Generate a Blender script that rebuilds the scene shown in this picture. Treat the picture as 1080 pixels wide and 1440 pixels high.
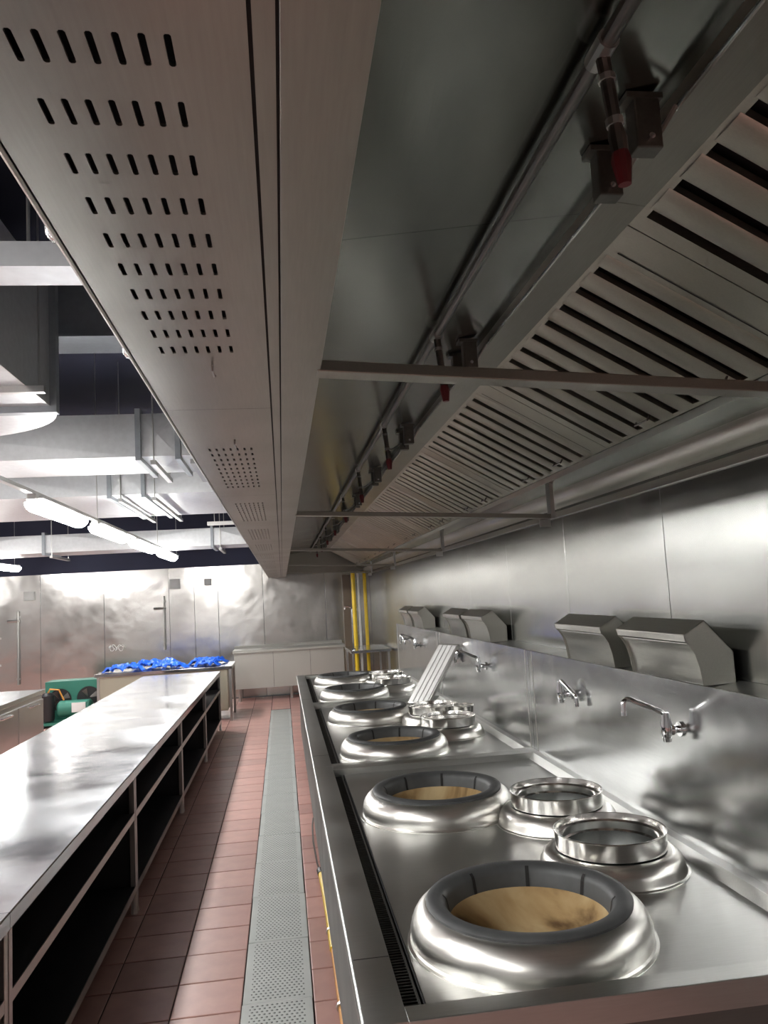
import bpy, bmesh, math, random
from mathutils import Vector, Matrix
random.seed(7)
PI = math.pi
scene = bpy.context.scene
C = scene.collection
for o in list(bpy.data.objects):
    bpy.data.objects.remove(o)

# ---------------------------------------------------------------- camera
def camera():
    cam = bpy.data.cameras.new('camera'); o = bpy.data.objects.new('camera', cam); C.objects.link(o)
    yaw, pitch, roll = math.radians(7.714), math.radians(5.993), math.radians(3.21)
    f = Vector((math.sin(yaw)*math.cos(pitch), math.cos(yaw)*math.cos(pitch), math.sin(pitch)))
    r = Vector((math.cos(yaw), -math.sin(yaw), 0)); d = f.cross(r)
    rr = math.cos(roll)*r + math.sin(roll)*d; dd = -math.sin(roll)*r + math.cos(roll)*d
    m = Matrix((rr, -dd, -f)).transposed()
    o.matrix_world = Matrix.Translation((0, 0, 1.73)) @ m.to_4x4()
    cam.sensor_fit = 'VERTICAL'; cam.sensor_height = 36.0; cam.lens = 36.0*1100/1440
    cam.clip_start = 0.02; cam.clip_end = 100
    scene.camera = o
camera()

# ---------------------------------------------------------------- world and exposure
w = bpy.data.worlds.new('world'); scene.world = w; w.use_nodes = True
w.node_tree.nodes['Background'].inputs[0].default_value = (0.8, 0.85, 0.9, 1)
w.node_tree.nodes['Background'].inputs[1].default_value = 0.05
scene.view_settings.view_transform = 'Standard'; scene.view_settings.look = 'None'
scene.view_settings.gamma = 1.0; scene.view_settings.use_curve_mapping = False
scene.view_settings.exposure = 1.15
LAMP = 30.0          # radiance of the tube diffusers

# ---------------------------------------------------------------- materials
MATS = {}
def base_mat(name):
    m = bpy.data.materials.new(name); m.use_nodes = True
    nt = m.node_tree; b = nt.nodes['Principled BSDF']; MATS[name] = m
    return m, nt, b
def ramp_rough(nt, b, src, lo, hi):
    mr = nt.nodes.new('ShaderNodeMapRange'); mr.inputs[1].default_value = .3; mr.inputs[2].default_value = .7; mr.inputs[3].default_value = lo; mr.inputs[4].default_value = hi
    nt.links.new(src, mr.inputs[0]); nt.links.new(mr.outputs[0], b.inputs['Roughness'])
def steel(name, col=(.62, .62, .6), r0=.2, r1=.32, wave=0.0, wscale=3.0, brush=(60, 60, 3), bstr=.03, metal=1.0, aniso=0.0, stain=.1):
    m, nt, b = base_mat(name); N = nt.nodes; L = nt.links
    b.inputs['Metallic'].default_value = metal
    tc = N.new('ShaderNodeTexCoord')
    mp = N.new('ShaderNodeMapping'); mp.inputs['Scale'].default_value = brush; L.new(tc.outputs['Object'], mp.inputs[0])
    n1 = N.new('ShaderNodeTexNoise'); n1.inputs['Scale'].default_value = 4; n1.inputs['Detail'].default_value = 5; L.new(mp.outputs[0], n1.inputs[0])
    n2 = N.new('ShaderNodeTexNoise'); n2.inputs['Scale'].default_value = wscale; n2.inputs['Detail'].default_value = 2; L.new(tc.outputs['Object'], n2.inputs[0])
    n3 = N.new('ShaderNodeTexNoise'); n3.inputs['Scale'].default_value = 2.2; n3.inputs['Detail'].default_value = 6; L.new(tc.outputs['Object'], n3.inputs[0])
    ramp_rough(nt, b, n3.outputs[0], r0, r1)
    mix = N.new('ShaderNodeMix'); mix.data_type = 'RGBA'
    mix.inputs[6].default_value = (*[c*(1-stain) for c in col], 1); mix.inputs[7].default_value = (*[min(1, c*(1+stain)) for c in col], 1)
    L.new(n1.outputs[0], mix.inputs[0]); L.new(mix.outputs[2], b.inputs['Base Color'])
    b1 = N.new('ShaderNodeBump'); b1.inputs['Strength'].default_value = bstr; b1.inputs['Distance'].default_value = .001; L.new(n1.outputs[0], b1.inputs['Height'])
    if wave:
        b2 = N.new('ShaderNodeBump'); b2.inputs['Strength'].default_value = 1; b2.inputs['Distance'].default_value = wave
        L.new(n2.outputs[0], b2.inputs['Height']); L.new(b1.outputs[0], b2.inputs['Normal']); L.new(b2.outputs[0], b.inputs['Normal'])
    else:
        L.new(b1.outputs[0], b.inputs['Normal'])
    return m
def plain(name, col, rough=.5, metal=0.0, var=.15, scale=8.0, bump=0.0, objvar=0.0, spec=.5):
    m, nt, b = base_mat(name); N = nt.nodes; L = nt.links
    b.inputs['Metallic'].default_value = metal; b.inputs['Roughness'].default_value = rough
    b.inputs['Specular IOR Level'].default_value = spec
    tc = N.new('ShaderNodeTexCoord')
    n = N.new('ShaderNodeTexNoise'); n.inputs['Scale'].default_value = scale; n.inputs['Detail'].default_value = 6; L.new(tc.outputs['Object'], n.inputs[0])
    mix = N.new('ShaderNodeMix'); mix.data_type = 'RGBA'
    mix.inputs[6].default_value = (*[c*(1-var) for c in col], 1); mix.inputs[7].default_value = (*[min(1, c*(1+var)) for c in col], 1)
    L.new(n.outputs[0], mix.inputs[0]); out = mix.outputs[2]
    if objvar:
        oi = N.new('ShaderNodeObjectInfo'); mr = N.new('ShaderNodeMapRange'); mr.inputs[3].default_value = 1-objvar; mr.inputs[4].default_value = 1+objvar
        L.new(oi.outputs['Random'], mr.inputs[0])
        hs = N.new('ShaderNodeHueSaturation'); L.new(mr.outputs[0], hs.inputs['Value']); L.new(out, hs.inputs['Color']); out = hs.outputs[0]
    L.new(out, b.inputs['Base Color'])
    if bump:
        bp = N.new('ShaderNodeBump'); bp.inputs['Strength'].default_value = bump; bp.inputs['Distance'].default_value = .002
        L.new(n.outputs[0], bp.inputs['Height']); L.new(bp.outputs[0], b.inputs['Normal'])
    return m
def clay_mat():
    m, nt, b = base_mat('fire_clay'); N = nt.nodes; L = nt.links
    b.inputs['Roughness'].default_value = .9
    tc = N.new('ShaderNodeTexCoord'); n = N.new('ShaderNodeTexNoise'); n.inputs['Scale'].default_value = 3.6; n.inputs['Detail'].default_value = 7; n.inputs['Distortion'].default_value = 1.2
    L.new(tc.outputs['Object'], n.inputs[0])
    cr = N.new('ShaderNodeValToRGB'); e = cr.color_ramp.elements
    e[0].position = .32; e[0].color = (.10, .055, .02, 1); e[1].position = .62; e[1].color = (.52, .40, .22, 1)
    x = e.new(.45); x.color = (.36, .24, .11, 1)
    L.new(n.outputs[0], cr.inputs[0]); L.new(cr.outputs[0], b.inputs['Base Color'])
    bp = N.new('ShaderNodeBump'); bp.inputs['Strength'].default_value = .7; bp.inputs['Distance'].default_value = .004; L.new(n.outputs[0], bp.inputs['Height']); L.new(bp.outputs[0], b.inputs['Normal'])
def emit(name, col, s):
    m, nt, b = base_mat(name)
    b.inputs['Base Color'].default_value = (*col, 1); b.inputs['Emission Color'].default_value = (*col, 1)
    b.inputs['Emission Strength'].default_value = s; b.inputs['Roughness'].default_value = .4
    return m
def glass(name):
    m, nt, b = base_mat(name)
    b.inputs['Base Color'].default_value = (.95, .97, 1, 1); b.inputs['Transmission Weight'].default_value = 1; b.inputs['Roughness'].default_value = .08
    return m

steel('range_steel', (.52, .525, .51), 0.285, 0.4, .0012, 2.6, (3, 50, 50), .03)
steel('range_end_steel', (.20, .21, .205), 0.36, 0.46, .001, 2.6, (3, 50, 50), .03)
steel('splash_steel', (.58, .59, .59), 0.17, 0.25, .004, 3.2, (40, 3, 40), .03)
steel('dome_steel', (.66, .65, .62), 0.29, 0.37, .0, 3, (4, 4, 60), .03)
steel('pot_steel', (.70, .69, .67), .13, .2, .0, 9, (4, 4, 60), .01)
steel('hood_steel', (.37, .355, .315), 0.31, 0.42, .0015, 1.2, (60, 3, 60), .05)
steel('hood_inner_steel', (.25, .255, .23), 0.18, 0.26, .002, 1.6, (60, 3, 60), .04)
steel('filter_steel', (.43, .415, .36), 0.29, 0.4, .0, 3, (3, 60, 60), .03)
steel('table_steel', (.54, .56, .59), 0.12, 0.25, .0022, 3.4, (3, 60, 60), .02)
steel('frame_steel', (.56, .56, .55), 0.29, 0.38, .0, 3, (60, 60, 3), .03)
steel('wall_steel', (.50, .51, .495), 0.22, 0.265, .003, 1.4, (40, 40, 1.5), .05)
steel('far_wall_steel', (.66, .645, .625), 0.18, 0.265, .009, 2.4, (1.5, 40, 40), .04, stain=.08)
steel('shield_steel', (.52, .51, .47), 0.29, 0.36, .001, 4, (40, 3, 40), .03)
steel('chrome', (.82, .83, .85), .05, .09, .0, 3, (30, 30, 30), .0, stain=.02)
steel('galvanised', (.66, .68, .70), .38, .52, .004, 2.2, (6, 6, 6), .05, metal=.75, stain=.12)
steel('dark_galvanised', (.34, .37, .40), .42, .55, .002, 3, (6, 6, 6), .05, metal=.7, stain=.12)
steel('pipe_metal', (.20, .19, .18), 0.29, 0.4, .0, 3, (30, 3, 30), .05, stain=.2)
steel('bracket_metal', (.17, .165, .15), .35, .5, .0, 3, (20, 20, 20), .05, stain=.2)
plain('ring_iron', (.085, .088, .09), .55, .35, .35, 14, .5)
clay_mat()
plain('black_gap', (.012, .011, .011), .8, 0)
plain('grate_iron', (.035, .033, .03), .5, .6, .3, 20)
plain('inside_shade', (.018, .018, .02), .6, .3)  # near-black colour puts the shade behind slots and filters into the surface
plain('shelf_dark', (.05, .05, .055), .45, .5)  # shade inside the work cabinets is put into this dark colour
plain('ceiling_navy', (.024, .028, .056), .8, 0, .25, 2)
plain('mortar', (.075, .05, .045), .9, 0, .3, 12)
plain('tile_red', (.50, .28, .245), .36, 0, .2, 9, .25, objvar=.13)
plain('trench_grey', (.06, .06, .06), .8)
plain('blue_film', (.02, .13, .72), .3, 0, .2, 5)
plain('white_paint', (.74, .74, .73), .45)
plain('cream_panel', (.52, .51, .47), .35, .35, .05, 3)
plain('beige_panel', (.36, .34, .27), .4, .3, .06, 3)
plain('yellow_pipe', (.80, .55, .02), .4, 0, .12, 6)
plain('orange_hose', (.66, .30, .06), .5, 0, .15, 6)
plain('pillar_brown', (.13, .10, .075), .6)
plain('green_unit', (.035, .19, .14), .45, .1, .15, 5)
plain('black_plastic', (.015, .015, .017), .45)
plain('red_valve', (.13, .018, .022), .4)
plain('grey_box', (.40, .41, .40), .5)
plain('wall_paint', (.42, .43, .43), .7)
plain('white_light', (.8, .8, .8), .5)
emit('lamp', (1.0, .985, .95), LAMP)
glass('clear_glass')
def drain_mat():
    m, nt, b = base_mat('drain_plate'); N = nt.nodes; L = nt.links
    b.inputs['Metallic'].default_value = .25; b.inputs['Roughness'].default_value = .5
    tc = N.new('ShaderNodeTexCoord'); sp = N.new('ShaderNodeSeparateXYZ'); L.new(tc.outputs['Object'], sp.inputs[0])
    def math_(op, a, v=None):
        n = N.new('ShaderNodeMath'); n.operation = op
        if hasattr(a, 'links'): L.new(a, n.inputs[0])
        else: n.inputs[0].default_value = a
        if v is not None:
            if hasattr(v, 'links'): L.new(v, n.inputs[1])
            else: n.inputs[1].default_value = v
        return n.outputs[0]
    u = math_('MULTIPLY', sp.outputs['X'], 1/.021); v = math_('MULTIPLY', sp.outputs['Y'], 1/.024)
    row = math_('FLOOR', v); off = math_('MULTIPLY', math_('MODULO', row, 2.0), .5)
    fu = math_('SUBTRACT', math_('FRACT', math_('ADD', u, off)), .5); fv = math_('SUBTRACT', math_('FRACT', v), .5)
    d = math_('SQRT', math_('ADD', math_('MULTIPLY', fu, fu), math_('MULTIPLY', fv, fv)))
    inner = math_('LESS_THAN', d, .24)
    border = math_('MULTIPLY', math_('LESS_THAN', math_('ABSOLUTE', sp.outputs['X']), .118), math_('LESS_THAN', math_('ABSOLUTE', sp.outputs['Y']), .285))
    hole = math_('MULTIPLY', inner, border)
    ns = N.new('ShaderNodeTexNoise'); ns.inputs['Scale'].default_value = 6; ns.inputs['Detail'].default_value = 6; L.new(tc.outputs['Object'], ns.inputs[0])
    m1 = N.new('ShaderNodeMix'); m1.data_type = 'RGBA'; m1.inputs[6].default_value = (.42, .44, .43, 1); m1.inputs[7].default_value = (.56, .58, .56, 1); L.new(ns.outputs[0], m1.inputs[0])
    m2 = N.new('ShaderNodeMix'); m2.data_type = 'RGBA'; m2.inputs[7].default_value = (.10, .105, .10, 1); L.new(hole, m2.inputs[0]); L.new(m1.outputs[2], m2.inputs[6])
    L.new(m2.outputs[2], b.inputs['Base Color'])
    bp = N.new('ShaderNodeBump'); bp.inputs['Strength'].default_value = .8; bp.inputs['Distance'].default_value = .004
    L.new(math_('MULTIPLY', math_('MINIMUM', d, .4), border), bp.inputs['Height']); L.new(bp.outputs[0], b.inputs['Normal'])
drain_mat()

# ---------------------------------------------------------------- mesh helpers
class MB:
    def __init__(s): s.v = []; s.f = []
    def add(s, vs, fs):
        k = len(s.v); s.v += [tuple(p) for p in vs]; s.f += [tuple(i+k for i in q) for q in fs]; return s
    def box(s, x0, x1, y0, y1, z0, z1):
        return s.add([(x0,y0,z0),(x1,y0,z0),(x1,y1,z0),(x0,y1,z0),(x0,y0,z1),(x1,y0,z1),(x1,y1,z1),(x0,y1,z1)],
                     [(3,2,1,0),(4,5,6,7),(0,1,5,4),(1,2,6,5),(2,3,7,6),(3,0,4,7)])
    def prism(s, prof, a0, a1, axis='y', caps=True):
        """prof: closed polygon; axis y -> (x,z), x -> (y,z), z -> (x,y)"""
        n = len(prof)
        def P(p, a): return (p[0], a, p[1]) if axis == 'y' else ((a, p[0], p[1]) if axis == 'x' else (p[0], p[1], a))
        vs = [P(p, a0) for p in prof] + [P(p, a1) for p in prof]
        fs = [(i, (i+1) % n, n+(i+1) % n, n+i) for i in range(n)]
        if caps: fs += [tuple(range(n-1, -1, -1)), tuple(range(n, 2*n))]
        return s.add(vs, fs)
    def sheet(s, prof, a0, a1, axis='y'):
        n = len(prof)
        def P(p, a): return (p[0], a, p[1]) if axis == 'y' else (a, p[0], p[1])
        return s.add([P(p, a0) for p in prof]+[P(p, a1) for p in prof], [(i, i+1, n+i+1, n+i) for i in range(n-1)])
    def lathe(s, prof, c=(0,0), n=48, close=False):
        vs = []; m = len(prof); fs = []
        for i in range(n):
            a = 2*PI*i/n
            for r, z in prof: vs.append((c[0]+r*math.cos(a), c[1]+r*math.sin(a), z))
        for i in range(n):
            j = (i+1) % n
            for k in range(m if close else m-1):
                l = (k+1) % m
                fs.append((i*m+k, j*m+k, j*m+l, i*m+l))
        return s.add(vs, fs)
    def tube(s, pts, r, n=10, caps=True):
        pts = [Vector(p) for p in pts]; vs = []; fs = []; m = len(pts)
        rs = r if isinstance(r, (list, tuple)) else [r]*m
        up = None
        for i, p in enumerate(pts):
            t = (pts[min(i+1, m-1)]-pts[max(i-1, 0)]).normalized()
            if up is None:
                up = Vector((0,0,1)) if abs(t.z) < .9 else Vector((1,0,0))
            a = t.cross(up).normalized(); bq = a.cross(t).normalized(); up = bq
            for k in range(n):
                q = 2*PI*k/n; vs.append(p+rs[i]*(math.cos(q)*a+math.sin(q)*bq))
        for i in range(m-1):
            for k in range(n):
                l = (k+1) % n; fs.append((i*n+k, i*n+l, (i+1)*n+l, (i+1)*n+k))
        if caps: fs += [tuple(range(n-1, -1, -1)), tuple(range((m-1)*n, m*n))]
        return s.add(vs, fs)
    def beam(s, p, q, wy, hz):
        """rectangular bar from p to q (world x mostly), width wy along y, height hz along z"""
        p, q = Vector(p), Vector(q)
        vs = []
        for e in (p, q):
            for dy, dz in ((-wy/2,-hz/2),(wy/2,-hz/2),(wy/2,hz/2),(-wy/2,hz/2)): vs.append(e+Vector((0,dy,dz)))
        return s.add(vs, [(3,2,1,0),(4,5,6,7),(0,1,5,4),(1,2,6,5),(2,3,7,6),(3,0,4,7)])
    def build(s, name, mat, parent=None, org=(0,0,0), smooth=30, bevel=0, thick=0):
        me = bpy.data.meshes.new(name)
        me.from_pydata([(v[0]-org[0], v[1]-org[1], v[2]-org[2]) for v in s.v], [], s.f)
        bm = bmesh.new(); bm.from_mesh(me); bmesh.ops.recalc_face_normals(bm, faces=bm.faces[:]); bm.to_mesh(me); bm.free()
        me.materials.append(MATS[mat])
        if smooth:
            me.shade_smooth(); me.set_sharp_from_angle(angle=math.radians(smooth))
        o = bpy.data.objects.new(name, me); C.objects.link(o)
        if parent is not None: o.parent = parent
        else: o.location = org
        if thick:
            md = o.modifiers.new('solid', 'SOLIDIFY'); md.thickness = thick; md.offset = 0
        if bevel:
            md = o.modifiers.new('bevel', 'BEVEL'); md.width = bevel; md.segments = 2; md.limit_method = 'ANGLE'
        return o
def tag(o, label, cat, group=None):
    o['label'] = label; o['category'] = cat
    if group: o['group'] = group
    return o
def thing(name, loc, label, cat, group=None):
    o = bpy.data.objects.new(name, None); C.objects.link(o); o.location = loc; o.empty_display_size = .1
    return tag(o, label, cat, group)
def struct(o): o['kind'] = 'structure'; return o
def inst(src, loc, parent=None, rot=None, name=None):
    c = src.copy(); C.objects.link(c); c.location = loc
    if rot is not None: c.rotation_euler = rot
    c.parent = parent
    return c
def copy_tree(o, parent=None):
    c = o.copy(); C.objects.link(c); c.parent = parent
    for ch in o.children: copy_tree(ch, c)
    return c

# ================================================================ setting
XW, YW = 1.65, 14.8            # right wall face, far wall face
XL, YB = -9.0, -4.0
ZC = 4.3
# floor: mortar bed with a trench, tiles laid on it
DX0, DX1 = -.245, .062         # drain channel
fb = MB(); fb.box(XL, DX0, YB, YW, -.2, -.006); fb.box(DX1, XW, YB, YW, -.2, -.006); fb.box(DX0, DX1, YB, YW, -.2, -.15)
fb.box(DX0, DX1, YB, 3.0, -.15, -.006); fb.box(DX0, DX1, 12.95, YW, -.15, -.006)
floor = struct(fb.build('floor', 'mortar', smooth=0))
T = .3
def tile_mesh():
    bm = bmesh.new(); h = .1465; c = .143
    lo = [bm.verts.new((x*h, y*h, -.006)) for x, y in ((-1,-1),(1,-1),(1,1),(-1,1))]
    mi = [bm.verts.new((x*h, y*h, -.0015)) for x, y in ((-1,-1),(1,-1),(1,1),(-1,1))]
    tp = [bm.verts.new((x*c, y*c, 0)) for x, y in ((-1,-1),(1,-1),(1,1),(-1,1))]
    for a, b in ((lo, mi), (mi, tp)):
        for i in range(4): bm.faces.new((a[i], a[(i+1)%4], b[(i+1)%4], b[i]))
    bm.faces.new(tp); me = bpy.data.meshes.new('tile'); bm.to_mesh(me); bm.free(); me.materials.append(MATS['tile_red']); return me
tm = tile_mesh()
cells = []
for j in range(-14, 50):
    y = j*T + .15
    if y > YW-.1: continue
    for i in range(0, 30):
        cells.append((DX0-.15-i*T, y))
    for i in range(0, 5): cells.append((DX1+.15+i*T, y))
    if y > 12.95 or y < 2.9: cells.append(((DX0+DX1)/2, y))
def prio(c):
    x, y = c
    if y < 2.7: return 99
    if -1.0 < x < .25: return 0+y*.001
    if -1.6 < x < .25: return 1+y*.001
    if y > 9.7 and x > 0: return 2
    if x < -1.9 and y > 4.5: return 3+abs(x+2.6)
    return 50
cells.sort(key=prio)
for k, (x, y) in enumerate(cells[:300]):
    t = bpy.data.objects.new('tile', tm); C.objects.link(t); t.location = (x, y, random.uniform(-.0006, .0006)); t.parent = floor
rest = MB()
for x, y in cells[300:]: rest.box(x-.1465, x+.1465, y-.1465, y+.1465, -.006, 0)
ro = rest.build('tile_field', 'tile_red', floor, smooth=0); ro['kind'] = 'stuff'
# trench lining
MB().box(DX0, DX1, 3.0, 12.95, -.15, -.148).build('drain_channel', 'trench_grey', floor, smooth=0)
# drain covers, each can be lifted
dc = MB().box(-.151, .151, -.3025, .3025, -.008, .004).build('drain_cover', 'drain_plate', smooth=0, bevel=.003)
n = 0
for k in range(16):
    y = 3.03+.3045+k*.6115
    if y > 12.8: break
    o = dc if k == 0 else dc.copy()
    if k: C.objects.link(o)
    o.location = ((DX0+DX1)/2+random.uniform(-.002, .002), y, random.uniform(0, .002))
    o['group'] = 'drain covers in the aisle'; o['label'] = 'perforated grey metal drain cover lying in the red floor channel'; o['category'] = 'drain cover'

# walls
def panel_wall(name, seams, z0, z1, mat, axis, face, depth=.012, gap=.005):
    m = MB()
    if axis == 'x': m.box(seams[0], seams[-1], face+depth, face+.2, 0, ZC)
    else: m.box(face+depth, face+.2, seams[0], seams[-1], 0, ZC)
    wobj = struct(m.build(name, 'ceiling_navy' if axis == 'x' else 'wall_paint', smooth=0))
    for a, b in zip(seams[:-1], seams[1:]):
        p = MB()
        if axis == 'x': p.box(a+gap/2, b-gap/2, face, face+depth, z0, z1)
        else: p.box(face, face+depth, a+gap/2, b-gap/2, z0, z1)
        p.build('wall_panel', mat, wobj, smooth=0, bevel=.002)
    return wobj
panel_wall('wall_back', [XL,-7.8,-6.6,-5.4,-4.3,-3.2,-2.05,-1.6,-1.17,-.35,.8,XW], .0, 2.42, 'far_wall_steel', 'x', YW)
panel_wall('wall_right', [YB,-2.8,-1.6,-.4,.8,2.0,3.2,4.4,5.6,6.8,8.0,9.2,10.4,11.6,12.6,13.7,YW], .0, 2.6, 'wall_steel', 'y', XW)
struct(MB().box(XL-.2, XL, YB, YW+.2, -.2, ZC).build('wall_left', 'wall_paint', smooth=0))
struct(MB().box(XL, XW+.2, YB-.2, YB, -.2, ZC).build('wall_front', 'wall_paint', smooth=0))
struct(MB().box(XL-.2, XW+.2, YB-.2, YW+.2, ZC, ZC+.15).build('ceiling', 'ceiling_navy', smooth=0))

# ================================================================ range hood
HZ = 2.15; HX0 = -.235; HXS = -.008; HXL = .088; HY0, HY1 = -2.0, 14.55
hood = thing('exhaust_hood', (0, 0, HZ), 'long stainless exhaust hood with slotted air panel hanging over the wok ranges', 'exhaust hood')
HO = (0, 0, HZ)
def hb(m, name, mat, parent=None, **k): return m.build(name, mat, parent or hood, HO, **k)
ZT = 2.85
# outer shell: front face, top, near and far end caps
sh = MB(); sh.box(HX0, HX0+.004, HY0, HY1, HZ, ZT); sh.box(HX0, XW-.002, HY0, HY1, ZT, ZT+.004)
hb(sh, 'outer_shell', 'hood_steel', smooth=0)
endp = MB(); endp.prism([(HX0,HZ),(HXL,HZ),(HXL,2.2),(1.5,2.2),(XW-.002,2.13),(XW-.002,ZT),(HX0,ZT)], HY1, HY1+.006); hb(endp, 'end_panel', 'hood_steel', smooth=0)
endp = MB(); endp.prism([(HX0,HZ),(HXL,HZ),(HXL,2.2),(1.5,2.2),(XW-.002,2.13),(XW-.002,ZT),(HX0,ZT)], HY0-.006, HY0); hb(endp, 'end_panel', 'hood_steel', smooth=0)
# plenum inner wall behind the lip
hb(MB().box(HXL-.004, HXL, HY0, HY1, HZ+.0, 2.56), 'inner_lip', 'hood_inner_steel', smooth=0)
# slotted panels
SW, SL, PX, PY = .0056, .036, .0188, .08
def slot_panel(y0, y1, s):
    m = MB(); x0s = -.1800-PX/2; x1s = x0s+7*PX; ys = s-PY/2; ye = ys+10*PY
    q = lambda a, b, c, d: m.add([(a,c,HZ),(b,c,HZ),(b,d,HZ),(a,d,HZ)], [(0,1,2,3)])
    q(HX0, HXS, y0, ys); q(HX0, HXS, ye, y1); q(HX0, x0s, ys, ye); q(x1s, HXS, ys, ye)
    for j in range(10):
        for i in range(7):
            cx = x0s+(i+.5)*PX; cy = ys+(j+.5)*PY; hw, hl = SW/2, SL/2
            inn = [(-hw,-hl+hw*.7),(-hw*.5,-hl),(hw*.5,-hl),(hw,-hl+hw*.7),(hw,hl-hw*.7),(hw*.5,hl),(-hw*.5,hl),(-hw,hl-hw*.7)]
            out = [(-PX/2,-PY/2),(-PX/4,-PY/2),(PX/4,-PY/2),(PX/2,-PY/2),(PX/2,PY/2),(PX/4,PY/2),(-PX/4,PY/2),(-PX/2,PY/2)]
            vs = [(cx+a, cy+b, HZ) for a, b in out]+[(cx+a, cy+b, HZ) for a, b in inn]+[(cx+a, cy+b, HZ+.003) for a, b in inn]
            fs = [(k, (k+1)%8, 8+(k+1)%8, 8+k) for k in range(8)]+[(8+k, 8+(k+1)%8, 16+(k+1)%8, 16+k) for k in range(8)]
            m.add(vs, fs)
    return hb(m, 'slotted_panel', 'hood_steel', smooth=0)
starts = [.569, 2.16, 3.39, 4.66, 5.93, 7.2, 8.47, 9.74, 11.0, 12.3, 13.5]
bnd = [-.6, 1.70, 3.13, 4.40, 5.67, 6.94, 8.21, 9.48, 10.74, 12.02, 13.26, 14.55]
for k, s in enumerate(starts): slot_panel(bnd[k]+.0008, bnd[k+1]-.0008, s)
q = MB(); q.add([(HX0,HY0,HZ),(HXS,HY0,HZ),(HXS,-.6,HZ),(HX0,-.6,HZ)], [(0,1,2,3)]); hb(q, 'plain_panel', 'hood_steel', smooth=0)
# groove strip between slotted panel and lip, then lip
hb(MB().box(HXS, HXS+.004, HY0, HY1, HZ+.003, HZ+.012), 'groove', 'black_gap', smooth=0)
hb(MB().box(HXS+.0035, .0125, HY0, HY1, HZ-.001, HZ+.02), 'joint_strip', 'hood_steel', smooth=0)
hb(MB().box(.0125, .0152, HY0, HY1, HZ+.003, HZ+.012), 'groove', 'black_gap', smooth=0)
hb(MB().box(.0152, HXL, HY0, HY1, HZ-.0005, HZ+.03), 'lip_flange', 'hood_steel', smooth=0, bevel=.001)
# sheet above the slots, its dark colour paints the unlit plenum
hb(MB().box(HX0+.01, HXL-.01, HY0+.01, HY1-.01, HZ+.05, HZ+.055), 'plenum_back', 'inside_shade', smooth=0)
for k in (1.375, 2.03):
    hk = MB().tube([(-.105,k,HZ),(-.105,k-.003,HZ-.012),(-.103,k+.004,HZ-.02),(-.102,k+.01,HZ-.017)], .0022, 6)
    hb(hk, 'hook', 'frame_steel')
hb(MB().tube([(HX0-.001,HY0,HZ+.002),(HX0-.001,HY1,HZ+.002)], .004, 8), 'edge_trim', 'dome_steel')
# inner roof in sheets
ry = [HY0, .0, 1.75, 3.5, 5.25, 7.0, 8.75, 10.5, 12.25, HY1]
for a, b in zip(ry[:-1], ry[1:]):
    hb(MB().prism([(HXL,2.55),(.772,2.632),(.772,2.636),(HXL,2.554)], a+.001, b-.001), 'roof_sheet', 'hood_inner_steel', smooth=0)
# filter rail (upper) and its bright front edge
for a, b in zip([HY0,1.62,4.4,7.2,10.0,12.4], [1.618,4.398,7.198,9.998,12.398,HY1]):
    hb(MB().prism([(.764,2.634),(.764,2.600),(.768,2.596),(.865,2.583),(.868,2.590),(.772,2.606),(.772,2.634)], a, b), 'filter_rail', 'hood_steel', smooth=0)
hb(MB().tube([(.762,HY0,2.599),(.762,HY1,2.599)], .0032, 6), 'rail_edge', 'chrome')
# lower gutter along the wall
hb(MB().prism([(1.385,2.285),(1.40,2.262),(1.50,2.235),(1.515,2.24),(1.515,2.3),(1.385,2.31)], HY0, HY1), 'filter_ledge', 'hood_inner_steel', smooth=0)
gp = [(1.515,2.30),(1.515,2.225)]+[(1.58-.062*math.cos(PI*t/8), 2.215-.055*math.sin(PI*t/8)) for t in range(9)]+[(1.645,2.215),(1.645,2.30)]
hb(MB().prism(gp, HY0, HY1), 'grease_gutter', 'hood_steel')
hb(MB().box(1.632, 1.648, HY0, HY1, 2.125, 2.16), 'wall_flange', 'hood_steel', smooth=0, bevel=.002)
# closed space above the filters
hb(MB().prism([(.80,2.74),(1.60,2.42),(1.60,2.425),(.80,2.745)], HY0+.01, HY1-.01), 'filter_back', 'inside_shade', smooth=0)
hb(MB().box(1.60, 1.605, HY0+.01, HY1-.01, 2.25, 2.425), 'filter_back', 'inside_shade', smooth=0)
# baffle filters: slope direction from (0.868,2.583) to (1.39,2.285)
A = Vector((.866, 0, 2.584)); Bv = Vector((1.388, 0, 2.287)); sl = (Bv-A).normalized(); nrm = Vector((sl.z, 0, -sl.x)) if sl.x > 0 else None
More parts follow.
